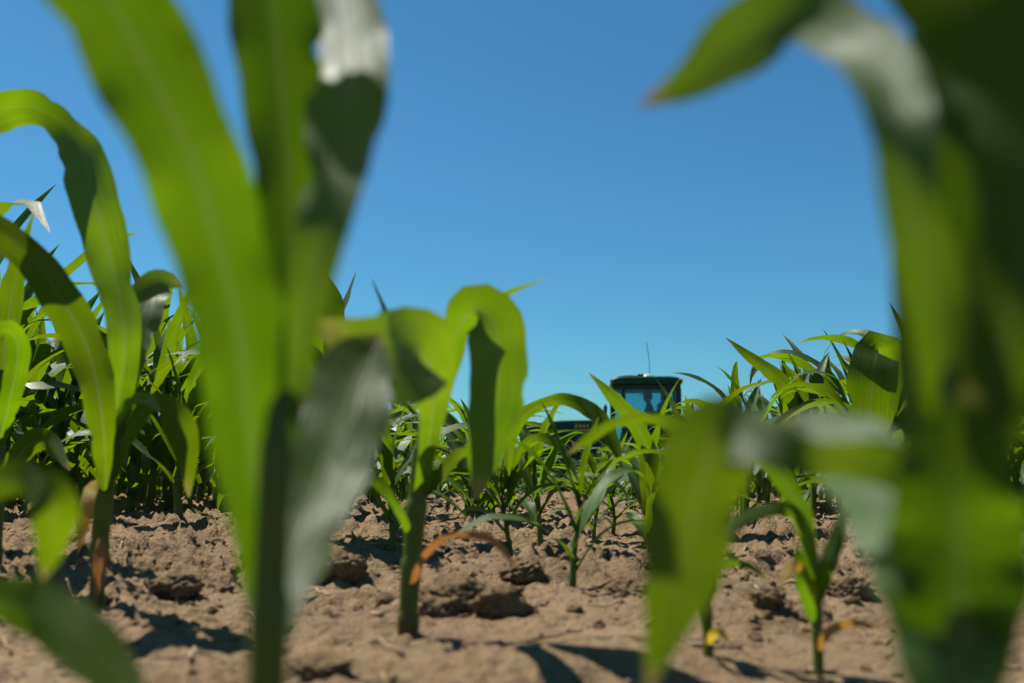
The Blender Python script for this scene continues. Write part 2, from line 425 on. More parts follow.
def hand_stalk(root, ctrl, foot=True):
    rows = []
    for px, py, d, rp in ctrl:
        p = at(px, py, d); rows.append([p.x, p.y, p.z, rp * d / F])
    b = root.location
    if foot: rows = [[b.x, b.y, b.z - 0.02, rows[0][3] * 1.05]] + rows
    S = catmull(rows, 60)
    rad = S[:, 3].copy()
    ph_ = (np.linspace(0, 1, 60) * 4.6 + 0.3) % 1.0
    rad *= 0.92 + 0.19 * ph_ ** 1.6
    V, Fc, UV = tube_geom(S[:, :3], rad, 16)
    return link_mesh('stalk', V - np.array(b), Fc, M['stalk'], root, UV)
GRP = 'corn plants growing in the field'
def corn(label, x, y):
    z = gz(x, y)
    ALLPLANTS.append((x, y))
    return thing('corn_plant', label, 'corn plant', (x, y, z), 0, GRP)
def corn_px(label, px, py):
    p = on_ground(px, py); return corn(label, p.x, p.y)

# --- the big blurred plant left of centre
p = at(266, 690, .38)
A = corn('large out-of-focus corn plant left of centre with a broad bright upright leaf', p.x, .38)
hand_stalk(A, [(266, 760, .366, 19), (267, 680, .366, 19), (271, 560, .366, 18), (277, 430, .366, 14), (280, 370, .374, 9), (281, 330, .384, 4)])
hand_leaf(A, [(270, 620, .372, 36, 10), (262, 530, .368, 62, 8), (250, 430, .362, 80, 6), (238, 330, .356, 92, 4), (214, 230, .35, 100, 2), (183, 140, .344, 108, 0), (110, 0, .338, 122, -6), (45, -100, .334, 116, -10), (-40, -190, .33, 70, -10), (-110, -230, .33, 6, -10)], fold=0.26, wave=0.08, nw=4)
hand_leaf(A, [(279, 450, .386, 22, -10), (287, 340, .392, 42, -12), (290, 220, .398, 66, -12), (283, 110, .403, 88, -10), (272, 0, .408, 98, -8), (262, -120, .41, 84, 0), (255, -230, .41, 6, 0)], fold=0.42, wave=0.08, nw=4)
hand_leaf(A, [(283, 470, .374, 22, 0), (297, 350, .366, 38, 0), (316, 260, .362, 50, -6), (334, 185, .366, 66, -16), (348, 120, .385, 80, -26), (352, 50, .412, 80, -28), (342, -25, .442, 60, -20), (318, -90, .465, 6, -20)], fold=0.30, wave=0.16, nw=2.2, flip=-1)
hand_leaf(A, [(268, 660, .374, 34, -6), (283, 590, .394, 56, -6), (304, 520, .428, 84, -5), (328, 450, .469, 96, -5), (348, 395, .504, 92, -5), (364, 358, .529, 60, -5), (380, 335, .544, 4, -5)], fold=0.24, wave=0.09, nw=2.5, flip=-1)
# --- plant right of it, arching leaf in the middle
B = corn_px('corn plant in the middle foreground with one wide leaf arching over to the right', 408, 628)
dB = B.location.y
hand_stalk(B, [(409, 600, dB, 10), (412, 560, dB, 10), (418, 490, dB, 10), (424, 440, dB, 9), (432, 400, dB, 6)])
hand_leaf(B, [(419, 500, dB, 14, 0), (430, 440, 1.06, 20, 20), (444, 377, 1.03, 24, 30), (456, 335, 1.0, 32, 35), (474, 309, .975, 52, 36), (494, 326, .975, 62, 8), (498, 385, .99, 58, -22), (488, 440, 1.0, 50, -25), (475, 499, 1.01, 4, -20)], fold=0.12, wave=0.12, flip=-1)
hand_leaf(B, [(424, 470, dB, 14, 0), (432, 420, .98, 26, 10), (432, 375, .84, 54, 16), (418, 352, .74, 84, 20), (394, 358, .69, 104, 20), (366, 350, .665, 78, 18), (336, 333, .65, 34, 10), (303, 319, .64, 3, 0)], fold=0.30, wave=0.10, nw=2, flip=-1)
hand_leaf(B, [(428, 440, dB, 10, 0), (446, 380, 1.1, 15, 40), (470, 325, 1.14, 17, 55), (503, 297, 1.18, 13, 60), (546, 279, 1.22, 1, 60)], nc=5)
hand_leaf(B, [(428, 420, dB, 9, 20), (408, 360, 1.1, 12, 50), (392, 325, 1.12, 10, 50), (372, 279, 1.15, 1, 50)], nc=5)
hand_leaf(B, [(411, 590, dB, 8, 30), (428, 552, 1.02, 11, 50), (458, 536, .97, 12, 60), (492, 541, .94, 12, 50), (515, 566, .93, 2, 30)], mat='leaf_dry', nc=5, wave=.12, label='withered brown lower leaf arching to the ground')
hand_leaf(B, [(411, 535, dB, 9, 10), (396, 505, 1.04, 10, 30), (378, 482, 1.02, 16, 40), (360, 478, 1.0, 14, 30), (346, 492, .99, 2, 0)], nc=5)
hand_leaf(B, [(417, 505, dB, 8, 10), (438, 478, 1.1, 15, 30), (460, 455, 1.13, 15, 40), (486, 450, 1.16, 1, 40)], nc=5)
# --- plant on the left
C_ = corn_px('slender corn plant at left with an orange withered leaf at its foot', 97, 600)
dC = C_.location.y
hand_stalk(C_, [(98, 575, dC, 7.5), (100, 540, dC, 9), (106, 480, dC, 9), (113, 430, dC, 8), (120, 390, dC, 5)])
hand_leaf(C_, [(109, 475, dC, 15, 0), (118, 400, 1.25, 26, 0), (125, 340, 1.2, 32, 0), (113, 270, 1.20, 40, -5), (94, 200, 1.18, 52, -18), (82, 150, 1.20, 50, -38), (56, 118, 1.22, 42, -45), (25, 106, 1.23, 44, -30), (-5, 114, 1.22, 40, -20), (-45, 150, 1.2, 4, 0)], fold=.32, wave=.14, nw=4, flip=-1)
hand_leaf(C_, [(106, 500, dC, 14, 0), (103, 425, 1.2, 28, 5), (88, 350, 1.18, 38, 10), (56, 290, 1.15, 40, 15), (20, 246, 1.13, 36, 20), (-15, 224, 1.12, 28, 20), (-60, 222, 1.12, 2, 20)], fold=.34, wave=.13, nw=4)
hand_leaf(C_, [(116, 440, dC, 13, 0), (128, 380, 1.29, 22, -6), (140, 325, 1.31, 36, -10), (152, 291, 1.35, 38, -14), (167, 281, 1.375, 22, -20), (182, 288, 1.385, 1, -20)], nc=7, wave=.12, flip=-1)
hand_leaf(C_, [(111, 480, dC, 12, 0), (126, 435, 1.22, 20, 10), (149, 407, 1.17, 26, 35), (172, 416, 1.14, 32, 15), (187, 450, 1.15, 28, -20), (189, 497, 1.17, 2, -20)], nc=7, wave=.08)
hand_leaf(C_, [(118, 420, dC, 10, 0), (123, 335, 1.31, 14, 20), (122, 250, 1.32, 1, 30)], nc=5)
hand_leaf(C_, [(112, 460, dC, 10, 0), (120, 425, 1.22, 18, -30), (136, 402, 1.16, 22, -50), (150, 402, 1.12, 14, -40), (160, 412, 1.1, 1, -40)], nc=7, flip=-1)
hand_leaf(C_, [(101, 480, dC, 7, 0), (90, 492, 1.25, 13, 10), (83, 525, 1.23, 12, 15), (78, 553, 1.22, 1, 15)], mat='leaf_yellow', nc=5, label='yellowed hanging leaf')
hand_leaf(C_, [(101, 538, dC - .02, 12, 0), (100, 562, dC - .025, 14, 0), (98, 585, dC - .025, 9, 0), (95, 602, dC - .025, 2, 0)], mat='leaf_dry', nc=5, fold=.5, label='withered orange sheath leaf')
# --- blurred plant outside the left edge
p = at(-70, 560, .5)
D = corn('out-of-focus corn plant at the left edge, its leaves drooping into the lower left corner', p.x, .5)
hand_stalk(D, [(-70, 700, .5, 14), (-72, 560, .5, 13), (-74, 420, .5, 10)])
hand_leaf(D, [(-70, 560, .5, 20, 0), (-40, 505, .485, 30, 0), (0, 482, .465, 34, 10), (36, 483, .45, 42, 5), (54, 508, .448, 46, 0), (50, 545, .462, 34, 0), (43, 580, .478, 2, 0)], nc=7)
hand_leaf(D, [(-70, 640, .5, 20, 10), (-30, 605, .46, 40, 20), (20, 606, .43, 56, 25), (70, 632, .41, 62, 10), (115, 672, .40, 46, 0), (150, 710, .39, 2, 0)], nc=7)
# --- sharp plant at the left edge
L_ = corn_px('corn plant at the left edge with a dark pointed upright leaf', -8, 575)
dL = L_.location.y
hand_stalk(L_, [(-6, 540, dL, 8), (-4, 480, dL, 8), (0, 400, dL, 7), (3, 370, dL, 4)])
hand_leaf(L_, [(0, 420, dL, 14, 0), (6, 340, dL, 30, 20), (16, 275, dL, 24, 35), (34, 212, dL, 1, 50)], nc=7)
hand_leaf(L_, [(-3, 450, dL, 12, 0), (10, 400, 1.5, 20, 0), (18, 350, 1.45, 24, -30), (5, 330, 1.4, 24, -40), (-20, 350, 1.38, 2, 0)], nc=7)
hand_leaf(L_, [(-4, 480, dL, 12, 0), (-20, 420, dL, 24, 0), (-40, 360, dL, 20, 0), (-60, 340, dL, 2, 0)], nc=7)
hand_leaf(L_, [(-4, 500, dL, 12, 0), (20, 455, 1.5, 22, 10), (45, 440, 1.45, 24, 20), (70, 470, 1.4, 2, 10)], nc=7)
# --- huge blurred plant on the right
p = at(962, 690, .28)
E = corn('huge out-of-focus corn plant filling the right edge close to the lens', p.x, .28)
hand_stalk(E, [(964, 780, .28, 25), (963, 690, .28, 25), (960, 560, .28, 25), (956, 430, .28, 22), (952, 330, .28, 14), (950, 260, .28, 7)])
hand_leaf(E, [(953, 430, .282, 46, 0), (938, 320, .274, 62, 0), (914, 215, .266, 58, 4), (900, 130, .266, 64, 14), (884, 75, .281, 76, 18), (848, 34, .303, 68, 20), (792, 14, .320, 72, 24), (738, 44, .327, 76, 16), (692, 80, .330, 46, 14), (638, 106, .332, 2, 14)], fold=.26, wave=.05, flip=-1)
hand_leaf(E, [(960, 560, .272, 50, 24), (972, 430, .283, 108, 25), (984, 300, .298, 138, 28), (984, 170, .312, 142, 40), (980, 40, .332, 134, 26), (962, -90, .35, 100, 25), (940, -200, .362, 6, 25)], fold=.08, wave=.03)
hand_leaf(E, [(958, 520, .29, 44, 24), (945, 400, .303, 88, 24), (940, 280, .318, 100, 24), (948, 160, .334, 100, 24), (964, 40, .352, 92, 24), (985, -90, .37, 60, 24), (1010, -180, .38, 4, 24)], fold=.10, wave=.03)
hand_leaf(E, [(968, 470, .262, 40, 25), (1008, 330, .264, 84, 28), (1026, 200, .276, 104, 28), (1014, 90, .290, 118, 26), (965, 12, .300, 116, 24), (900, -55, .306, 70, 22), (840, -85, .31, 4, 20)], fold=.06, wave=.03)
hand_leaf(E, [(963, 760, .272, 60, 0), (952, 660, .276, 100, 4), (926, 560, .294, 112, 8), (884, 490, .328, 96, 10), (846, 450, .356, 80, 10), (812, 430, .374, 46, 10), (782, 420, .384, 2, 10)], fold=.22, wave=.07, flip=-1)
hand_leaf(E, [(960, 620, .285, 34, 10), (945, 530, .288, 46, 0), (915, 475, .292, 60, -25), (865, 460, .30, 62, -42), (805, 456, .31, 50, -38), (755, 438, .325, 50, 0), (720, 434, .34, 78, 8), (700, 482, .35, 92, -10), (687, 550, .358, 84, -14), (667, 622, .364, 50, -14), (648, 690, .37, 3, -10)], fold=0.14, wave=0.07, n=80, flip=-1)
hand_leaf(E, [(963, 760, .285, 36, 0), (962, 690, .280, 74, -4), (960, 620, .275, 112, -6), (958, 550, .270, 134, -6), (956, 490, .266, 118, -6), (962, 430, .263, 70, -4), (972, 385, .26, 4, -4)], fold=0.16, wave=0.08)
# --- small plants in the right foreground
G = corn_px('small thin corn plant in the right foreground with an orange dry leaf lying beside it', 818, 668)
dG = G.location.y
hand_stalk(G, [(818, 645, dG, 5.5), (816, 610, dG, 6), (812, 560, dG, 6), (806, 515, dG, 4)])
hand_leaf(G, [(812, 585, dG, 9, 0), (806, 525, .86, 18, -20), (791, 490, .84, 25, -35), (770, 463, .82, 24, -45), (745, 453, .8, 2, -45)], nc=7, flip=-1)
hand_leaf(G, [(812, 570, dG, 8, 0), (797, 515, .85, 14, 20), (765, 510, .83, 17, 35), (738, 524, .81, 12, 20), (716, 550, .8, 1, 10)], nc=7)
hand_leaf(G, [(815, 610, dG, 8, 0), (826, 570, .87, 17, 0), (838, 535, .88, 14, 15), (843, 505, .89, 1, 15)], nc=7)
hand_leaf(G, [(814, 625, dG, 7, 0), (806, 590, .86, 16, 0), (800, 562, .85, 13, 0), (796, 545, .85, 1, 0)], nc=7)
hand_leaf(G, [(815, 605, dG, 5, 0), (803, 570, .85, 9, 10), (790, 568, .84, 11, 20), (779, 592, .83, 1, 20)], mat='leaf_yellow', nc=5, label='small yellowed leaf')
hand_leaf(G, [(819, 652, dG - .004, 5, 10), (828, 634, .85, 11, 30), (850, 624, .84, 12, 40), (882, 627, .83, 1, 30)], mat='leaf_dry', nc=5, wave=.12, label='dry orange leaf bent over the soil')
Hh = corn_px('small corn plant half hidden behind the hanging blurred leaf right of centre', 708, 655)
dH = Hh.location.y
hand_stalk(Hh, [(708, 640, dH, 5), (706, 610, dH, 6), (701, 570, dH, 6), (698, 520, dH, 5), (697, 480, dH, 3)])
hand_leaf(Hh, [(698, 530, dH, 9, 0), (695, 465, .92, 14, 0), (680, 431, .91, 16, -20), (650, 419, .905, 15, -40), (615, 424, .90, 14, -40), (586, 441, .90, 11, -30), (568, 454, .90, 1, -30)], nc=7, wave=.03)
hand_leaf(Hh, [(703, 590, dH, 8, 0), (718, 566, .91, 9, 30), (748, 566, .90, 9, 40), (770, 582, .89, 1, 30)], nc=5)
hand_leaf(Hh, [(705, 610, dH, 9, 0), (712, 570, .92, 20, 0), (716, 530, .92, 18, 0), (722, 490, .92, 1, 0)], nc=7)
hand_leaf(Hh, [(703, 600, dH, 9, 0), (692, 565, .92, 18, 0), (684, 545, .92, 14, 0), (676, 550, .92, 1, 0)], nc=7)
hand_leaf(Hh, [(708, 645, dH - .004, 5, 10), (714, 634, .91, 10, 20), (722, 634, .90, 9, 30), (732, 646, .89, 1, 20)], mat='leaf_yellow', nc=5, label='shrivelled orange leaf')

def mid(label, px, py, h, seed, rz, nleaf=8, slim=1.0):
    r_ = corn_px(label, px, py)
    r_.rotation_euler = (0, 0, 0)
    parts = grow(seed, h, nleaf, 20, 7, 12, slim)
    c, s = math.cos(rz), math.sin(rz); rot = np.array([[c, -s, 0], [s, c, 0], [0, 0, 1]])
    plant_objects(r_, [(k, V @ rot.T, Fc, UV) for k, V, Fc, UV in parts])
    return r_
I_ = mid('small upright corn plant standing alone on bare soil below the tractor cab', 580, 580, .25, 11, 0.3, 7)
J_ = mid('bright corn plant right of the arching leaf, in line with the nose of the tractor', 507, 553, .22, 12, 2.8, 8)
dJ = J_.location.y
hand_leaf(J_, [(508, 490, dJ, 8, 0), (510, 445, dJ - .05, 11, 10), (526, 414, dJ - .12, 14, 35), (560, 401, dJ - .2, 19, 48), (592, 413, dJ - .28, 20, 35), (612, 440, dJ - .30, 14, 0), (623, 470, dJ - .31, 1, -10)], nc=7)
hand_leaf(J_, [(509, 500, dJ, 7, 0), (516, 458, dJ - .02, 9, 20), (535, 438, dJ - .06, 10, 35), (560, 447, dJ - .1, 10, 20), (580, 484, dJ - .14, 1, 10)], nc=5)
K_ = mid('corn plant below the tractor cab, one leaf pointing up across its window', 652, 560, .26, 13, 1.9, 7)
dK = K_.location.y
hand_leaf(K_, [(650, 510, dK, 8, 0), (655, 470, dK, 14, 10), (636, 425, dK - .05, 17, 15), (612, 396, dK - .1, 13, 20), (589, 373, dK - .12, 1, 20)], nc=7)
mid('corn plant half hidden behind the stalk with the arching leaf', 388, 552, .31, 14, 0.9, 8)
T_ = mid('bright upright corn plant directly behind the large blurred plant left of centre', 322, 545, .52, 15, 1.2, 8)
dT = T_.location.y
hand_leaf(T_, [(322, 470, dT, 12, 0), (326, 400, dT - .02, 20, 0), (331, 345, dT - .03, 30, -6), (329, 300, dT - .02, 26, -8), (321, 266, dT, 2, -8)], nc=7, wave=.08)
hand_leaf(T_, [(322, 480, dT, 12, 0), (334, 420, dT - .02, 22, 10), (342, 360, dT, 20, 30), (349, 322, dT + .04, 2, 40)], nc=7)
mid('corn plant on the left with its foot on open soil and drooping leaves over it', 180, 528, .46, 16, 0.2, 9)
mid('thin corn plant behind the small upright one, left of it below the tractor hood', 537, 548, .26, 17, 2.2, 7)
Rr = mid('corn plant right of the tractor with a bright squared-off leaf folded towards the lens', 884, 540, .44, 18, 2.5, 8)
dR = Rr.location.y
hand_leaf(Rr, [(884, 440, dR, 14, 0), (886, 385, dR - .05, 30, 0), (879, 351, dR - .17, 44, 0), (873, 372, dR - .21, 46, 0), (870, 420, dR - .18, 42, 0), (869, 452, dR - .15, 2, 0)], nc=7, fold=.12)
hand_leaf(Rr, [(884, 440, dR, 12, 0), (900, 380, dR, 18, 20), (908, 340, dR, 12, 30), (916, 300, dR, 1, 30)], nc=5)
S_ = mid('corn plant right of the tractor whose leaf slants up to the left against the sky', 812, 522, .46, 19, 0.7, 8)
dS = S_.location.y
hand_leaf(S_, [(814, 470, dS, 10, 0), (806, 420, dS, 16, 20), (780, 380, dS - .05, 18, 30), (752, 358, dS - .1, 13, 35), (726, 338, dS - .12, 1, 35)], nc=7)
mid('corn plant just right of the tractor with its foot in shade', 742, 520, .40, 20, 1.1, 8)

# ------------------------------------------------------------------ the rows behind
rowdir = np.array([0.045, 1.0]); rowdir /= np.linalg.norm(rowdir)
rowper = np.array([rowdir[1], -rowdir[0]])
cands = []
rr = random.Random(21)
for k in range(-70, 71):
    off = -0.22 + 0.56 * k
    s = 0.2
    while s < 62:
        s += 0.135 * rr.uniform(.75, 1.3)
        if rr.random() < 0.06: s += 0.2
        q = rowdir * s + rowper * (off + rr.gauss(0, .035))
        x, y = float(q[0]), float(q[1])
        if y < 0.2: continue
        ax = abs(x) / y
        if ax > 0.80 and not (x < 0 and y < 3): continue
        if y > 14 and ax > .66: continue
        cands.append((x, y))
def keep(x, y):
    px = px_of(x, y)
    inview = -40 < px < 1064
    if not inview:
        return y > 1.9 or (x < 0 and y > 0.9 and abs(x) / y > 1.0)
    if px < 60: dm = 2.9
    elif px < 240: dm = 3.3
    elif px < 460: dm = 2.7
    elif px < 700: dm = 1.95
    elif px < 900: dm = 2.5
    else: dm = 2.6
    if y < dm: return False
    for (a, b) in ALLPLANTS:
        if (a - x) ** 2 + (b - y) ** 2 < 0.0144: return False
    return True
for _ in range(110):                      # late seedlings standing between the rows in the gap
    y = rr.uniform(2.3, 7.0); x = (rr.uniform(585, 900) - W / 2) / F * y
    if all((a - x) ** 2 + (b - y) ** 2 > 0.02 for a, b in cands): cands.append((x, y))
cands = [c for c in cands if keep(*c)]
cands.sort(key=lambda c: c[1] + (0 if -40 < px_of(*c) < 1064 else 1.5))
def height_at(x, y, r):
    px = px_of(x, y)
    # the crop is short in the gap down the middle, taller to either side
    xs = [-400, 0, 150, 260, 430, 505, 640, 715, 790, 930, 1400]
    hs = [.68, .82, .74, .62, .44, .26, .26, .36, .46, .56, .62]
    h = float(np.interp(px, xs, hs))
    far = sstep(6, 16, y)
    h = h * (1 - far) + far * (0.34 if 430 < px < 730 else 0.52)
    h *= r.uniform(.84, 1.13)
    if 505 < px < 690: h = min(h, (.145 + .022 * y + max(0, .03 * (y - 4.5))) * r.uniform(.85, 1.05))
    return h
protos = []
for i in range(12):
    protos.append(grow(500 + i, 0.5, 8 + i % 3, 16, 5, 9))
n_ind = 300 - len(ALLPLANTS)
ind, rest = cands[:n_ind], cands[n_ind:]
def region(x, y):
    px = px_of(x, y)
    if px < -40 or px > 1064: return ('corn plant of the rows just beyond the edges of the picture', 'corn plants beside the picture')
    far = y > 4.6
    if px < 250: return ('corn plant in the tall stand at left, ' + ('in its back rows' if far else 'in its front rows'), 'tall stand at left ' + ('back' if far else 'front'))
    if px < 480: return ('corn plant between big blurred stalk and arching leaf, ' + ('in the back rows' if far else 'in the front rows'), 'stand left of the arching leaf ' + ('back' if far else 'front'))
    if px < 700: return ('short corn plant in front of the tractor, ' + ('in the dense rows at the back' if far else 'standing apart on the soil'), 'short corn below the tractor ' + ('back' if far else 'front'))
    return ('corn plant in the stand right of the tractor, ' + ('in the rows at its back' if far else 'in its front rows'), 'stand right of the tractor ' + ('back' if far else 'front'))
firsts = {}
for i, (x, y) in enumerate(ind):
    k = rr.randrange(12)
    lab, grp = region(x, y)
    h = height_at(x, y, rr); sc = h / 0.5
    root = thing('corn_plant', lab, 'corn plant', (x, y, gz(x, y)), rr.uniform(0, 6.28) if rr.random() < .5 else rr.gauss(0, .5) + rr.choice((0, 3.14)), grp)
    ww = sc ** 0.75
    root.scale = (ww * rr.uniform(.92, 1.1), ww * rr.uniform(.92, 1.1), sc)
    if k not in firsts:
        firsts[k] = plant_objects(root, protos[k])
    else:
        for ch in firsts[k]:
            c = ch.copy(); COL.objects.link(c); c.parent = root
# everything farther back reads as one mass
lod = [grow(900 + i, 0.5, 7, 8, 3, 5) for i in range(8)]
lod2 = [grow(950 + i, 0.5, 6, 5, 3, 3) for i in range(6)]
Vs, Fs, Us, Ms = [], [], [], []; vo = 0
rz_ = ground_z(np.array([c[0] for c in rest]), np.array([c[1] for c in rest]))
for (x, y), zq in zip(rest, rz_):
    src = rr.choice(lod if y < 11 else lod2)
    h = height_at(x, y, rr); sc = h / 0.5; a = rr.uniform(0, 6.28)
    c, s = math.cos(a) * sc ** .8, math.sin(a) * sc ** .8
    rot = np.array([[c, -s, 0], [s, c, 0], [0, 0, sc]]); o_ = np.array([x, y, zq])
    for kind, V, Fc, UV in src:
        Vs.append(V @ rot.T + o_); Us.append(UV)
        for f in Fc:
            Fs.append(tuple(int(q) + vo for q in f)); Ms.append(0 if kind == 'stalk' else 1)
        vo += len(V)
o = link_mesh('corn_rows', np.vstack(Vs), Fs, None, None, np.vstack(Us), True, [M['stalk'], M['leaf']], Ms)
o['label'] = 'far rows of young corn merging into one green mass'; o['category'] = 'corn rows'; o['kind'] = 'stuff'

# ------------------------------------------------------------------ ground sheet
ang = np.r_[np.arange(-180, -36, 3.0), np.arange(-36, 36.01, 0.16), np.arange(39, 180, 3.0)]
ang = np.radians(ang); na = len(ang)
rad = [0.06]
while rad[-1] < 7: rad.append(rad[-1] * (1.03 if rad[-1] < .6 else 1.0068))
while rad[-1] < 3500: rad.append(rad[-1] * 1.035)
rad = np.array(rad); nr = len(rad)
RR, AA = np.meshgrid(rad, ang, indexing='ij')
X = RR * np.sin(AA); Y = RR * np.cos(AA); Z = ground_z(X, Y)
V = np.stack([X, Y, Z], -1).reshape(-1, 3)
V = np.vstack([V, [[0, 0, float(ground_z(np.array([0.]), np.array([0.]))[0])]]])
i, j = np.meshgrid(np.arange(nr - 1), np.arange(na), indexing='ij')
jn = (j + 1) % na
quads = np.stack([i * na + j, (i + 1) * na + j, (i + 1) * na + jn, i * na + jn], -1).reshape(-1, 4)
tris = [(nr * na, j_, (j_ + 1) % na) for j_ in range(na)]
me = bpy.data.meshes.new('ground')
nq, ntq = len(quads), len(tris)
me.vertices.add(len(V)); me.vertices.foreach_set('co', V.astype(np.float32).ravel())
loops = np.r_[quads.ravel(), np.array(tris)[:, [0, 2, 1]].ravel()].astype(np.int32)
me.loops.add(len(loops)); me.loops.foreach_set('vertex_index', loops)
me.polygons.add(nq + ntq)
me.polygons.foreach_set('loop_start', np.r_[np.arange(nq) * 4, nq * 4 + np.arange(ntq) * 3].astype(np.int32))
me.polygons.foreach_set('use_smooth', np.ones(nq + ntq, dtype=bool))
me.update(calc_edges=True); me.validate()
me.materials.append(M['soil'])
ground = bpy.data.objects.new('ground', me); COL.objects.link(ground); ground['kind'] = 'structure'

# ------------------------------------------------------------------ clods and crumbs
def ico(sub):
    bm = bmesh.new(); bmesh.ops.create_icosphere(bm, subdivisions=sub, radius=1.0)
    V = np.array([v.co[:] for v in bm.verts]); Fc = [tuple(v.index for v in f.verts) for f in bm.faces]; bm.free()
    return V, Fc
I1, I2, I5 = ico(1), ico(2), ico(5)
def n3(V, s, seed): return gnoise(V[:, 0] * s + V[:, 2] * s * .7, V[:, 1] * s - V[:, 2] * s * .6, seed) + gnoise(V[:, 2] * s, V[:, 0] * s + 3, seed + 1)
def clod(label, px, py, w, hgt, seed):
    p = on_ground(px, py)
    V, Fc = I5
    k = 1 + 0.22 * n3(V, 1.3, seed) + 0.20 * np.abs(n3(V, 2.7, seed + 5)) - 0.13 * np.abs(n3(V, 5.5, seed + 7)) + 0.075 * n3(V, 9, seed + 9) + 0.035 * n3(V, 21, seed + 11)
    P = V * k[:, None]
    P = np.sign(P) * np.abs(P) ** 0.9
    P *= np.array([w / 2, w / 2 * 0.75, hgt * .62])
    a = seed * 1.3; c, s = math.cos(a * .3), math.sin(a * .3)
    P = P @ np.array([[c, s, 0], [-s, c, 0], [0, 0, 1]])
    o = link_mesh('soil_clod', P, Fc, M['clod'])
    o.location = (p.x, p.y, gz(p.x, p.y) + hgt * .28)
    return tag(o, label, 'soil clod', 'loose soil clods on the ground')
clod('large flat clod of dry earth right of the stalk with the arching leaf', 458, 606, .105, .045, 3)
clod('dark jagged clod touching the right end of the large flat clod', 502, 612, .062, .036, 8)
clod('rounded clod lying behind the large flat clod, below the withered brown leaf', 522, 578, .085, .032, 12)
clod('clod in shade at the foot of the large blurred plant, on its right', 335, 575, .10, .045, 17)
clod('small clod just left of the stalk with the arching leaf', 388, 598, .035, .026, 22)
clod('clod on the open soil between the left plant and the big blurred stalk', 176, 588, .075, .03, 27)
clod('low clod at the bottom edge right of the big blurred stalk', 320, 672, .05, .02, 31)
clod('clod between the two small plants in the right foreground', 768, 610, .05, .022, 36)
clod('pale clod behind the small thin plant at right', 850, 588, .06, .028, 41)
clod('clod beneath the tractor cab, right of the lone upright plant', 628, 590, .07, .028, 47)
rs = np.random.RandomState(5)
Vs, Fs = [], []; vo = 0
def scatter(n, dmin, dmax, smin, smax, pw):
    global vo
    d = dmin + (dmax - dmin) * rs.rand(n) ** pw; a = np.radians(rs.uniform(-33, 33, n))
    xs, ys = d * np.sin(a), d * np.cos(a)
    ok = gnoise(xs * 2.6, ys * 2.6, 77) >= rs.uniform(-.5, .35, n)
    xs, ys = xs[ok], ys[ok]; zs = ground_z(xs, ys)
    for x, y, z in zip(xs, ys, zs):
        s = smin * (smax / smin) ** (rs.rand() ** 2.6)
        V, Fc = I2 if s > .005 else I1
        k = 1 + 0.34 * n3(V, 1.7, rs.randint(9999)) + 0.16 * n3(V, 4, rs.randint(9999))
        P = V * k[:, None] * s * np.array([rs.uniform(.8, 1.4), rs.uniform(.7, 1.1), rs.uniform(.55, .85)])
        a = rs.rand() * 6.28; c, s_ = math.cos(a), math.sin(a)
        P = P @ np.array([[c, s_, 0], [-s_, c, 0], [0, 0, 1]]) + np.array([x, y, z + s * .25])
        Vs.append(P); Fs.extend([tuple(q + vo for q in f) for f in Fc]); vo += len(P)
scatter(5200, .75, 2.2, .0012, .009, .8)
scatter(2600, 1.5, 5.5, .0025, .02, .9)
o = link_mesh('soil_crumbs', np.vstack(Vs), Fs, M['clod'], smooth=False); o['kind'] = 'stuff'
o['label'] = 'loose crumbs of dry earth scattered over the ground'; o['category'] = 'soil crumbs'
Vs, Fs = [], []; vo = 0
for _ in range(520):
    d = .8 + 4.5 * rs.rand() ** 1.1; a = R(rs.uniform(-33, 33)); x, y = d * math.sin(a), d * math.cos(a)
    L = rs.uniform(.008, .05); az = rs.rand() * 6.28; w = rs.uniform(.0008, .0028)
    t = np.linspace(-.5, .5, 5); cx = x + t * L * math.cos(az); cy = y + t * L * math.sin(az)
    cz = ground_z(cx, cy) + .002 + rs.uniform(0, .006) * np.abs(t)
    P, Fc, _u = tube_geom(np.stack([cx, cy, cz], 1), np.full(5, w), 5)
    Vs.append(P); Fs.extend([tuple(q + vo for q in f) for f in Fc]); vo += len(P)
o = link_mesh('straw_litter', np.vstack(Vs), Fs, M['straw']); o['kind'] = 'stuff'
o['label'] = 'bits of dry straw and root strewn over the soil'; o['category'] = 'straw litter'

# ------------------------------------------------------------------ tractor
TD = 23.0; CS = 0.94
def tx(px): return (px - W / 2) / F * TD
tc_ = at(646, 460, TD)
tz = gz(tc_.x, TD) - 0.0
ROOF_Z = at(646, 379, TD).z
tractor = thing('tractor', 'dark green farm tractor with glazed cab standing beyond the corn rows', 'tractor', (tc_.x, TD, tz), math.pi + R(-5))
S = (ROOF_Z - tz)            # local height of the roof
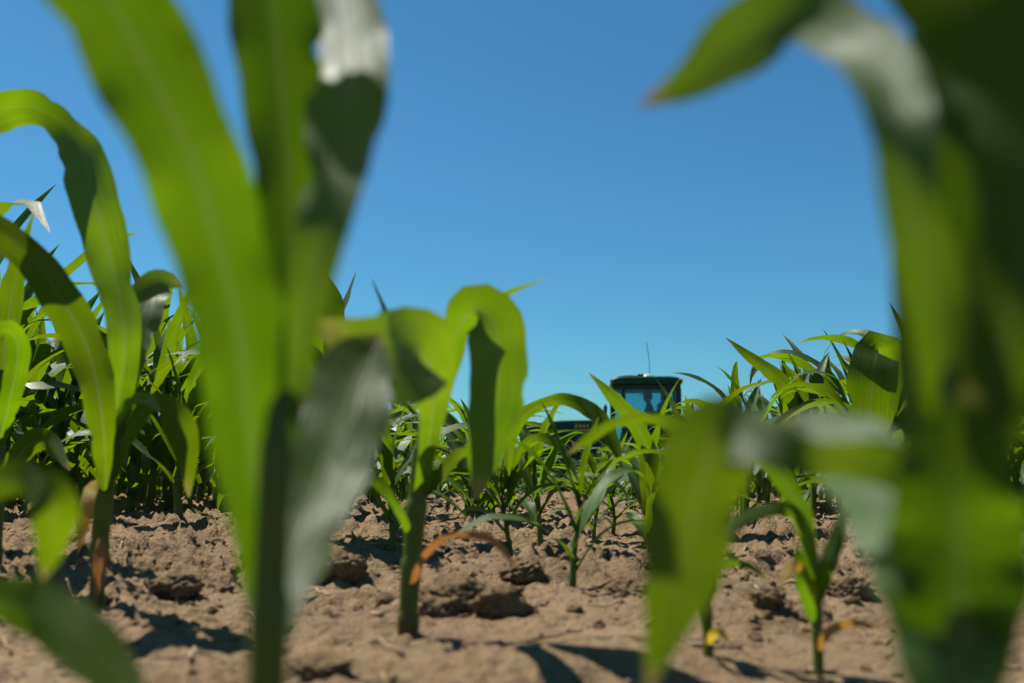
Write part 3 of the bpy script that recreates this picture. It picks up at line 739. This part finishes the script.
# local frame: +x = forward (to the left in the picture), +y = towards ... , z up
class MB:
    def __init__(s): s.bm = bmesh.new()
    def box(s, x0, x1, y0, y1, z0, z1, bev=0.0, taper=None):
        r = bmesh.ops.create_cube(s.bm, size=1.0); vs = r['verts']
        for v in vs:
            v.co = Vector(((x0 + x1) / 2 + v.co.x * (x1 - x0), (y0 + y1) / 2 + v.co.y * (y1 - y0), (z0 + z1) / 2 + v.co.z * (z1 - z0)))
        if bev:
            es = list({e for v in vs for e in v.link_edges})
            bmesh.ops.bevel(s.bm, geom=es, offset=bev, segments=3, affect='EDGES', profile=.5)
        return s
    def prism(s, prof, y0, y1, bev=0.0):
        """prof = list of (x,z) outline, extruded along y"""
        a = [s.bm.verts.new((x, y0, z)) for x, z in prof]; b = [s.bm.verts.new((x, y1, z)) for x, z in prof]
        n = len(prof); fs = [s.bm.faces.new(a[::-1]), s.bm.faces.new(b)]
        for i in range(n): fs.append(s.bm.faces.new((a[i], a[(i + 1) % n], b[(i + 1) % n], b[i])))
        bmesh.ops.recalc_face_normals(s.bm, faces=fs)
        if bev:
            es = [e for f in fs[:2] for e in f.edges]
            bmesh.ops.bevel(s.bm, geom=es, offset=bev, segments=3, affect='EDGES', profile=.5)
        return s
    def tube(s, pts, r, ns=10):
        V, Fc, _ = tube_geom(np.array(catmull(pts, max(2, 6 * (len(pts) - 1))) if len(pts) > 2 else np.array(pts, float)), np.full(max(2, 6 * (len(pts) - 1)) if len(pts) > 2 else 2, r), ns)
        vs = [s.bm.verts.new(v) for v in V]
        for f in Fc: s.bm.faces.new([vs[q] for q in f])
        return s
    def lathe(s, prof, cx, cy, cz, seg=40, axis='y'):
        """prof list of (r, a) rotated about an axis through (cx,cy,cz)"""
        rings = []
        for r, a in prof:
            ring = []
            for q in range(seg):
                th = 2 * math.pi * q / seg
                ring.append(s.bm.verts.new((cx + r * math.cos(th), cy + a, cz + r * math.sin(th)) if axis == 'y' else (cx + r * math.cos(th), cy + r * math.sin(th), cz + a)))
            rings.append(ring)
        for k in range(len(rings) - 1):
            for q in range(seg):
                s.bm.faces.new((rings[k][q], rings[k][(q + 1) % seg], rings[k + 1][(q + 1) % seg], rings[k + 1][q]))
        return s
    def build(s, name, mat, parent=None, smooth=False):
        bmesh.ops.recalc_face_normals(s.bm, faces=list(s.bm.faces))
        me = bpy.data.meshes.new(name); s.bm.to_mesh(me); s.bm.free()
        me.materials.append(M[mat])
        if smooth:
            me.polygons.foreach_set('use_smooth', np.ones(len(me.polygons), dtype=bool))
            me.set_sharp_from_angle(angle=R(38))
        o = bpy.data.objects.new(name, me); COL.objects.link(o)
        if parent: o.parent = parent
        return o
# cab spans x -0.78..0.78 ; hood from 0.80 to 2.8
HT = 1.76 * S / 2.77
hood = MB().prism([(0.82, HT - .62), (0.82, HT), (1.9, HT - .01), (2.45, HT - .06), (2.68, HT - .12), (2.80, HT - .24), (2.82, HT - .62)], -.38, .38, .05).build('hood', 'green_paint', tractor, True)
for sgn in (-1, 1):
    st = MB().prism([(0.85, HT - .255), (0.85, HT - .215), (2.70, HT - .235), (2.70, HT - .265)], sgn * .383 - .004, sgn * .383 + .004).build('stripe', 'yellow_paint', hood)
    MB().box(0.95, 2.6, sgn * .384 - .006, sgn * .384 + .006, HT - .58, HT - .30, .004).build('side_grille', 'black_trim', hood)
fc = bpy.data.curves.new('number_text', 'FONT'); fc.body = '8444 D'; fc.size = .17; fc.extrude = .002; fc.align_x = 'LEFT'
ft = bpy.data.objects.new('number_text', fc); COL.objects.link(ft)
dg = bpy.context.evaluated_depsgraph_get()
tm = bpy.data.meshes.new_from_object(ft.evaluated_get(dg)); bpy.data.objects.remove(ft)
tm.materials.append(M['yellow_paint'])
for sgn, rot in ((1, math.pi),):     # viewer side is local +y
    dec = bpy.data.objects.new('number_decal', tm); COL.objects.link(dec); dec.parent = hood
    dec.rotation_euler = (math.pi / 2, 0, math.pi); dec.location = (1.62, .392, HT - .20)
MB().prism([(2.825, HT - .60), (2.825, HT - .28), (2.86, HT - .30), (2.86, HT - .58)], -.3, .3).build('front_grille', 'black_trim', hood)
for sgn in (-1, 1):
    MB().box(2.80, 2.845, sgn * .25 - .08, sgn * .25 + .08, HT - .22, HT - .14, .01).build('headlight', 'lens', hood)
MB().box(-.9, 2.9, -.26, .26, .62, HT - .64, .04).build('chassis', 'black_trim', tractor)
MB().tube([(.93, .45, HT - .3), (.93, .46, HT + .05), (.91, .46, HT + .30)], .045, 14).build('exhaust_pipe', 'black_trim', tractor, True)
def wheel(cx, cy, r, w):
    wh = MB().lathe([(r * .60, -w / 2), (r * .9, -w / 2), (r * .985, -w * .42), (r, -w * .3), (r, w * .3), (r * .985, w * .42), (r * .9, w / 2), (r * .60, w / 2)], cx, cy, r, 48).build('wheel', 'rubber', tractor, True)
    rim = MB().lathe([(r * .61, -w * .46), (r * .56, -w * .36), (r * .3, -w * .12), (.001, -w * .12)], cx, cy, r, 40).lathe([(r * .61, w * .46), (r * .56, w * .36), (r * .3, w * .12), (.001, w * .12)], cx, cy, r, 40).build('rim', 'green_paint', wh, True)
    tr = MB()
    for q in range(22):
        for sd in (-1, 1):
            th = 2 * math.pi * (q + (.5 if sd > 0 else 0)) / 22
            b = tr.bm
            n0 = len(b.verts); tr.box(-.035, .035, 0, w * .46, -.02, .03)
            b.verts.ensure_lookup_table()
            mt = Matrix.Translation((cx, cy, r)) @ Matrix.Rotation(th, 4, 'Y') @ Matrix.Translation((0, 0, r)) @ Matrix.Scale(sd, 4, (0, 1, 0)) @ Matrix.Rotation(R(28), 4, 'Z')
            for v in b.verts[n0:]: v.co = mt @ v.co
    tr.build('tread', 'rubber', wh)
for cy in (-.92, .92): wheel(-.30, cy, .86, .52)
for cy in (-.86, .86): wheel(2.05, cy, .62, .42)
for sgn in (-1, 1):
    # rear fender: arched band over the rear wheel
    fd = MB(); ths = np.linspace(R(20), R(165), 14)
    pr = [( -.30 + .95 * math.cos(t), .86 + .95 * math.sin(t)) for t in ths] + [(-.30 + .90 * math.cos(t), .86 + .90 * math.sin(t)) for t in ths[::-1]]
    fd.prism(pr, sgn * .92 - .27, sgn * .92 + .27).build('fender', 'green_paint', tractor, False)
    MB().box(-1.24, -1.18, sgn * 1.05 - .07, sgn * 1.05 + .07, 1.32, 1.44, .012).build('tail_lamp', 'amber', tractor)
# cab
CB, CT = 1.02, S - .19
cab = MB().box(-.80, .80, -.72, .72, CB - .16, CB, .03).build('cab_base', 'green_paint', tractor)
roof = MB().prism([(-.76, CT), (.74, CT), (.785, CT + .04), (.775, CT + .10), (.70, CT + .165), (.52, CT + .19), (-.52, CT + .19), (-.70, CT + .165), (-.785, CT + .10), (-.795, CT + .04)], -.80, .80, .05).build('roof', 'green_paint', tractor, True)
MB().box(-.76, .76, -.74, .74, CT - .09, CT - .003, .01).build('headliner', 'black_trim', roof)
for sx in (-1, 1):
    for sy in (-1, 1):
        MB().box(sx * .735 - .07, sx * .735 + .07, sy * .70 - .10, sy * .70 + .095, CT + .03, CT + .125, .02).build('marker_lamp', 'amber', roof)
pil = [(.745, .05, .05), (.50, .035, .04), (-.46, .06, .05), (-.72, .05, .06)]
for x, hw, hd in pil:
    for sy in (-1, 1):
        MB().box(x - hw, x + hw, sy * .66 - hd, sy * .66 + hd, CB, CT - .08, .01).build('pillar', 'black_trim', tractor)
for sy in (-1, 1):
    for xa, xb in ((.69, .54), (.46, -.40), (-.52, -.67)):
        MB().box(min(xa, xb) - .004, max(xa, xb) + .004, sy * .66 - .004, sy * .66 + .004, CB + .003, CT - .083).build('window', 'glass', tractor)
    MB().box(-.40, .46, sy * .66 - .03, sy * .66 + .03, CB + .32, CB + .36).build('door_rail', 'black_trim', tractor)
MB().box(.742, .750, -.61, .61, CB + .003, CT - .083).build('windscreen', 'glass', tractor)
MB().box(-.724, -.716, -.60, .60, CB + .003, CT - .083).build('rear_window', 'glass', tractor)
MB().tube([(.80, .72, CB + .25), (.92, .95, CB + .55), (.92, 1.0, CB + .72)], .018).build('mirror_arm', 'black_trim', tractor)
MB().box(.89, .93, .88, 1.08, CB + .55, CB + .95, .02).build('mirror', 'black_trim', tractor)
MB().tube([(-.55, .76, CB + .55), (-1.0, .76, CB + .55), (-1.05, .76, CB + .2)], .015).build('handrail', 'metal', tractor)
MB().box(-.98, -.86, .66, .82, CB + .58, CB + .72, .02).build('work_lamp', 'black_trim', tractor)
# seat, steering, roof gear
MB().box(-.34, .14, -.25, .25, CB + .30, CB + .42, .04).box(-.40, -.28, -.24, .24, CB + .40, CB + 1.02, .05).box(-.15, .0, -.08, .08, CB, CB + .31).build('driver_seat', 'seat', tractor, True)
MB().tube([(.58, 0, CB), (.46, 0, CB + .55)], .05).build('steering_column', 'black_trim', tractor)
sw = MB().tube([(.46 + .17 * .35 * -math.cos(t), .19 * math.sin(t), CB + .60 + .17 * math.cos(t) * .93) for t in np.linspace(0, 2 * math.pi, 13)], .016).tube([(.46, -.18, CB + .6), (.46, .18, CB + .6)], .012).build('steering_wheel', 'black_trim', tractor)
MB().lathe([(.001, .085), (.07, .08), (.12, .06), (.14, .03), (.13, 0), (.001, 0)], -.05, .35, CT + .188, 28, 'z').build('positioning_dome', 'white', roof, True)
MB().box(.02, .18, .26, .44, CT + .198, CT + .27, .02).tube([(.12, .35, CT + .22), (.4, .4, CT + .225), (.62, .45, CT + .20)], .02).build('cable_box', 'black_trim', roof)
MB().tube([(-.10, .30, CT + .19), (-.09, .30, CT + .62), (-.04, .30, CT + 1.0)], .007, 6).build('aerial', 'black_trim', roof)

# ------------------------------------------------------------------ driver in the cab
drv = thing('person', 'person in a cap and dark shirt sitting at the wheel in the tractor cab', 'person', tractor.matrix_basis @ Vector((-.10, 0, CB + .42)), math.pi + R(-5))
def skin_mesh(name, joints, edges, mat, parent, sub=2, root=0):
    me = bpy.data.meshes.new(name)
    me.from_pydata([j[:3] for j in joints], edges, [])
    o = bpy.data.objects.new(name, me); COL.objects.link(o); o.parent = parent
    sk = o.modifiers.new('skin', 'SKIN'); sk.use_smooth_shade = True
    for v, j in zip(me.skin_vertices[0].data, joints):
        v.radius = (j[3], j[3] if len(j) < 5 else j[4])
        v.use_root = False
    me.skin_vertices[0].data[root].use_root = True
    ss = o.modifiers.new('sub', 'SUBSURF'); ss.levels = sub; ss.render_levels = sub
    dg = bpy.context.evaluated_depsgraph_get()
    m2 = bpy.data.meshes.new_from_object(o.evaluated_get(dg))
    o.modifiers.clear(); o.data = m2; m2.name = name
    m2.materials.clear(); m2.materials.append(M[mat])
    m2.polygons.foreach_set('use_smooth', np.ones(len(m2.polygons), dtype=bool))
    return o
J, Eg = [], []
def jn(x, y, z, r, par=None, r2=None):
    J.append((x, y, z, r) if r2 is None else (x, y, z, r, r2)); i = len(J) - 1
    if par is not None: Eg.append((par, i))
    return i
pel = jn(0, 0, .09, .17, None, .15); wa = jn(-.02, 0, .28, .17, pel, .15); ch = jn(0, 0, .46, .19, wa, .16); nk = jn(.02, 0, .60, .062, ch)
hd0 = jn(.04, 0, .66, .075, nk); hd1 = jn(.05, 0, .74, .098, hd0, .082); hd2 = jn(.045, 0, .82, .085, hd1, .075)
nose = jn(.148, 0, .715, .016, hd1)
for sy in (-1, 1):
    sh = jn(0, sy * .19, .53, .068, ch); el = jn(.14, sy * .25, .28, .046, sh); wr = jn(.40, sy * .17, .30, .03, el); pm = jn(.47, sy * .16, .31, .034, wr)
    for q in range(4):
        f1 = jn(.53, sy * (.135 + .02 * q), .325, .010, pm); f2 = jn(.555, sy * (.135 + .02 * q), .30 - .004 * abs(q - 1), .009, f1)
    t1 = jn(.48, sy * .115, .335, .011, pm); jn(.51, sy * .11, .35, .010, t1)
    hip = jn(.04, sy * .10, .07, .095, pel); kn = jn(.46, sy * .13, .09, .062, hip); an = jn(.52, sy * .13, -.30, .042, kn); jn(.64, sy * .13, -.34, .036, an)
body = skin_mesh('body', J, Eg, 'shirt', drv)
# skin material on head and hands, trousers on the legs
m_ = body.data; m_.materials.append(M['skin']); m_.materials.append(M['trousers'])
for pl in m_.polygons:
    c = pl.center
    if c.z > .585 or (c.x > .41 and c.z > .2): pl.material_index = 1
    elif c.z < .12 or (c.x > .2 and c.z < .2): pl.material_index = 2
MB().lathe([(.103, 0), (.102, .05), (.08, .10), (.04, .125), (.001, .13)], .045, 0, .795, 24, 'z').prism([(.10, .795), (.24, .785), (.24, .797), (.10, .812)], -.075, .075).build('cap', 'cap', drv, True)
MB().lathe([(.088, 0), (.097, .05), (.102, .10)], .025, 0, .69, 20, 'z').build('hair', 'hair', drv, True)

# ------------------------------------------------------------------ light
SUN_EL, SUN_AZ = 59.0, -56.0       # azimuth from straight ahead (+Y), negative = to the left
el, az = R(SUN_EL), R(SUN_AZ)
sdir = Vector((math.sin(az) * math.cos(el), math.cos(az) * math.cos(el), math.sin(el)))
sl = bpy.data.lights.new('sun', 'SUN'); sl.energy = 5.0; sl.angle = R(0.53); sl.color = (1.0, 0.955, 0.88)
so = bpy.data.objects.new('sun', sl); COL.objects.link(so); so.rotation_euler = sdir.to_track_quat('Z', 'Y').to_euler()
world = bpy.data.worlds.new('World'); scene.world = world; world.use_nodes = True
nt = world.node_tree; nt.nodes.clear()
wo = nt.nodes.new('ShaderNodeOutputWorld'); bg = nt.nodes.new('ShaderNodeBackground'); sky = nt.nodes.new('ShaderNodeTexSky')
sky.sky_type = 'NISHITA'; sky.sun_disc = False; sky.sun_elevation = el; sky.sun_rotation = az
sky.altitude = 0; sky.air_density = 1.0; sky.dust_density = 0.3; sky.ozone_density = 10.0
bg.inputs[1].default_value = 0.061
tint = nt.nodes.new('ShaderNodeMix'); tint.data_type = 'RGBA'; tint.blend_type = 'MULTIPLY'
tint.inputs[0].default_value = 1.0; tint.inputs[7].default_value = (0.57, 1.045, 1.03, 1)     # deep polarised blue
nt.links.new(sky.outputs[0], tint.inputs[6]); nt.links.new(tint.outputs[2], bg.inputs[0]); nt.links.new(bg.outputs[0], wo.inputs[0])
vs = scene.view_settings
vs.view_transform = 'Standard'; vs.look = 'None'; vs.gamma = 1.0; vs.exposure = 0.7; vs.use_curve_mapping = False
scene.render.engine = 'CYCLES'
scene.cycles.use_denoising = True
scene.cycles.max_bounces = 8; scene.cycles.transparent_max_bounces = 16
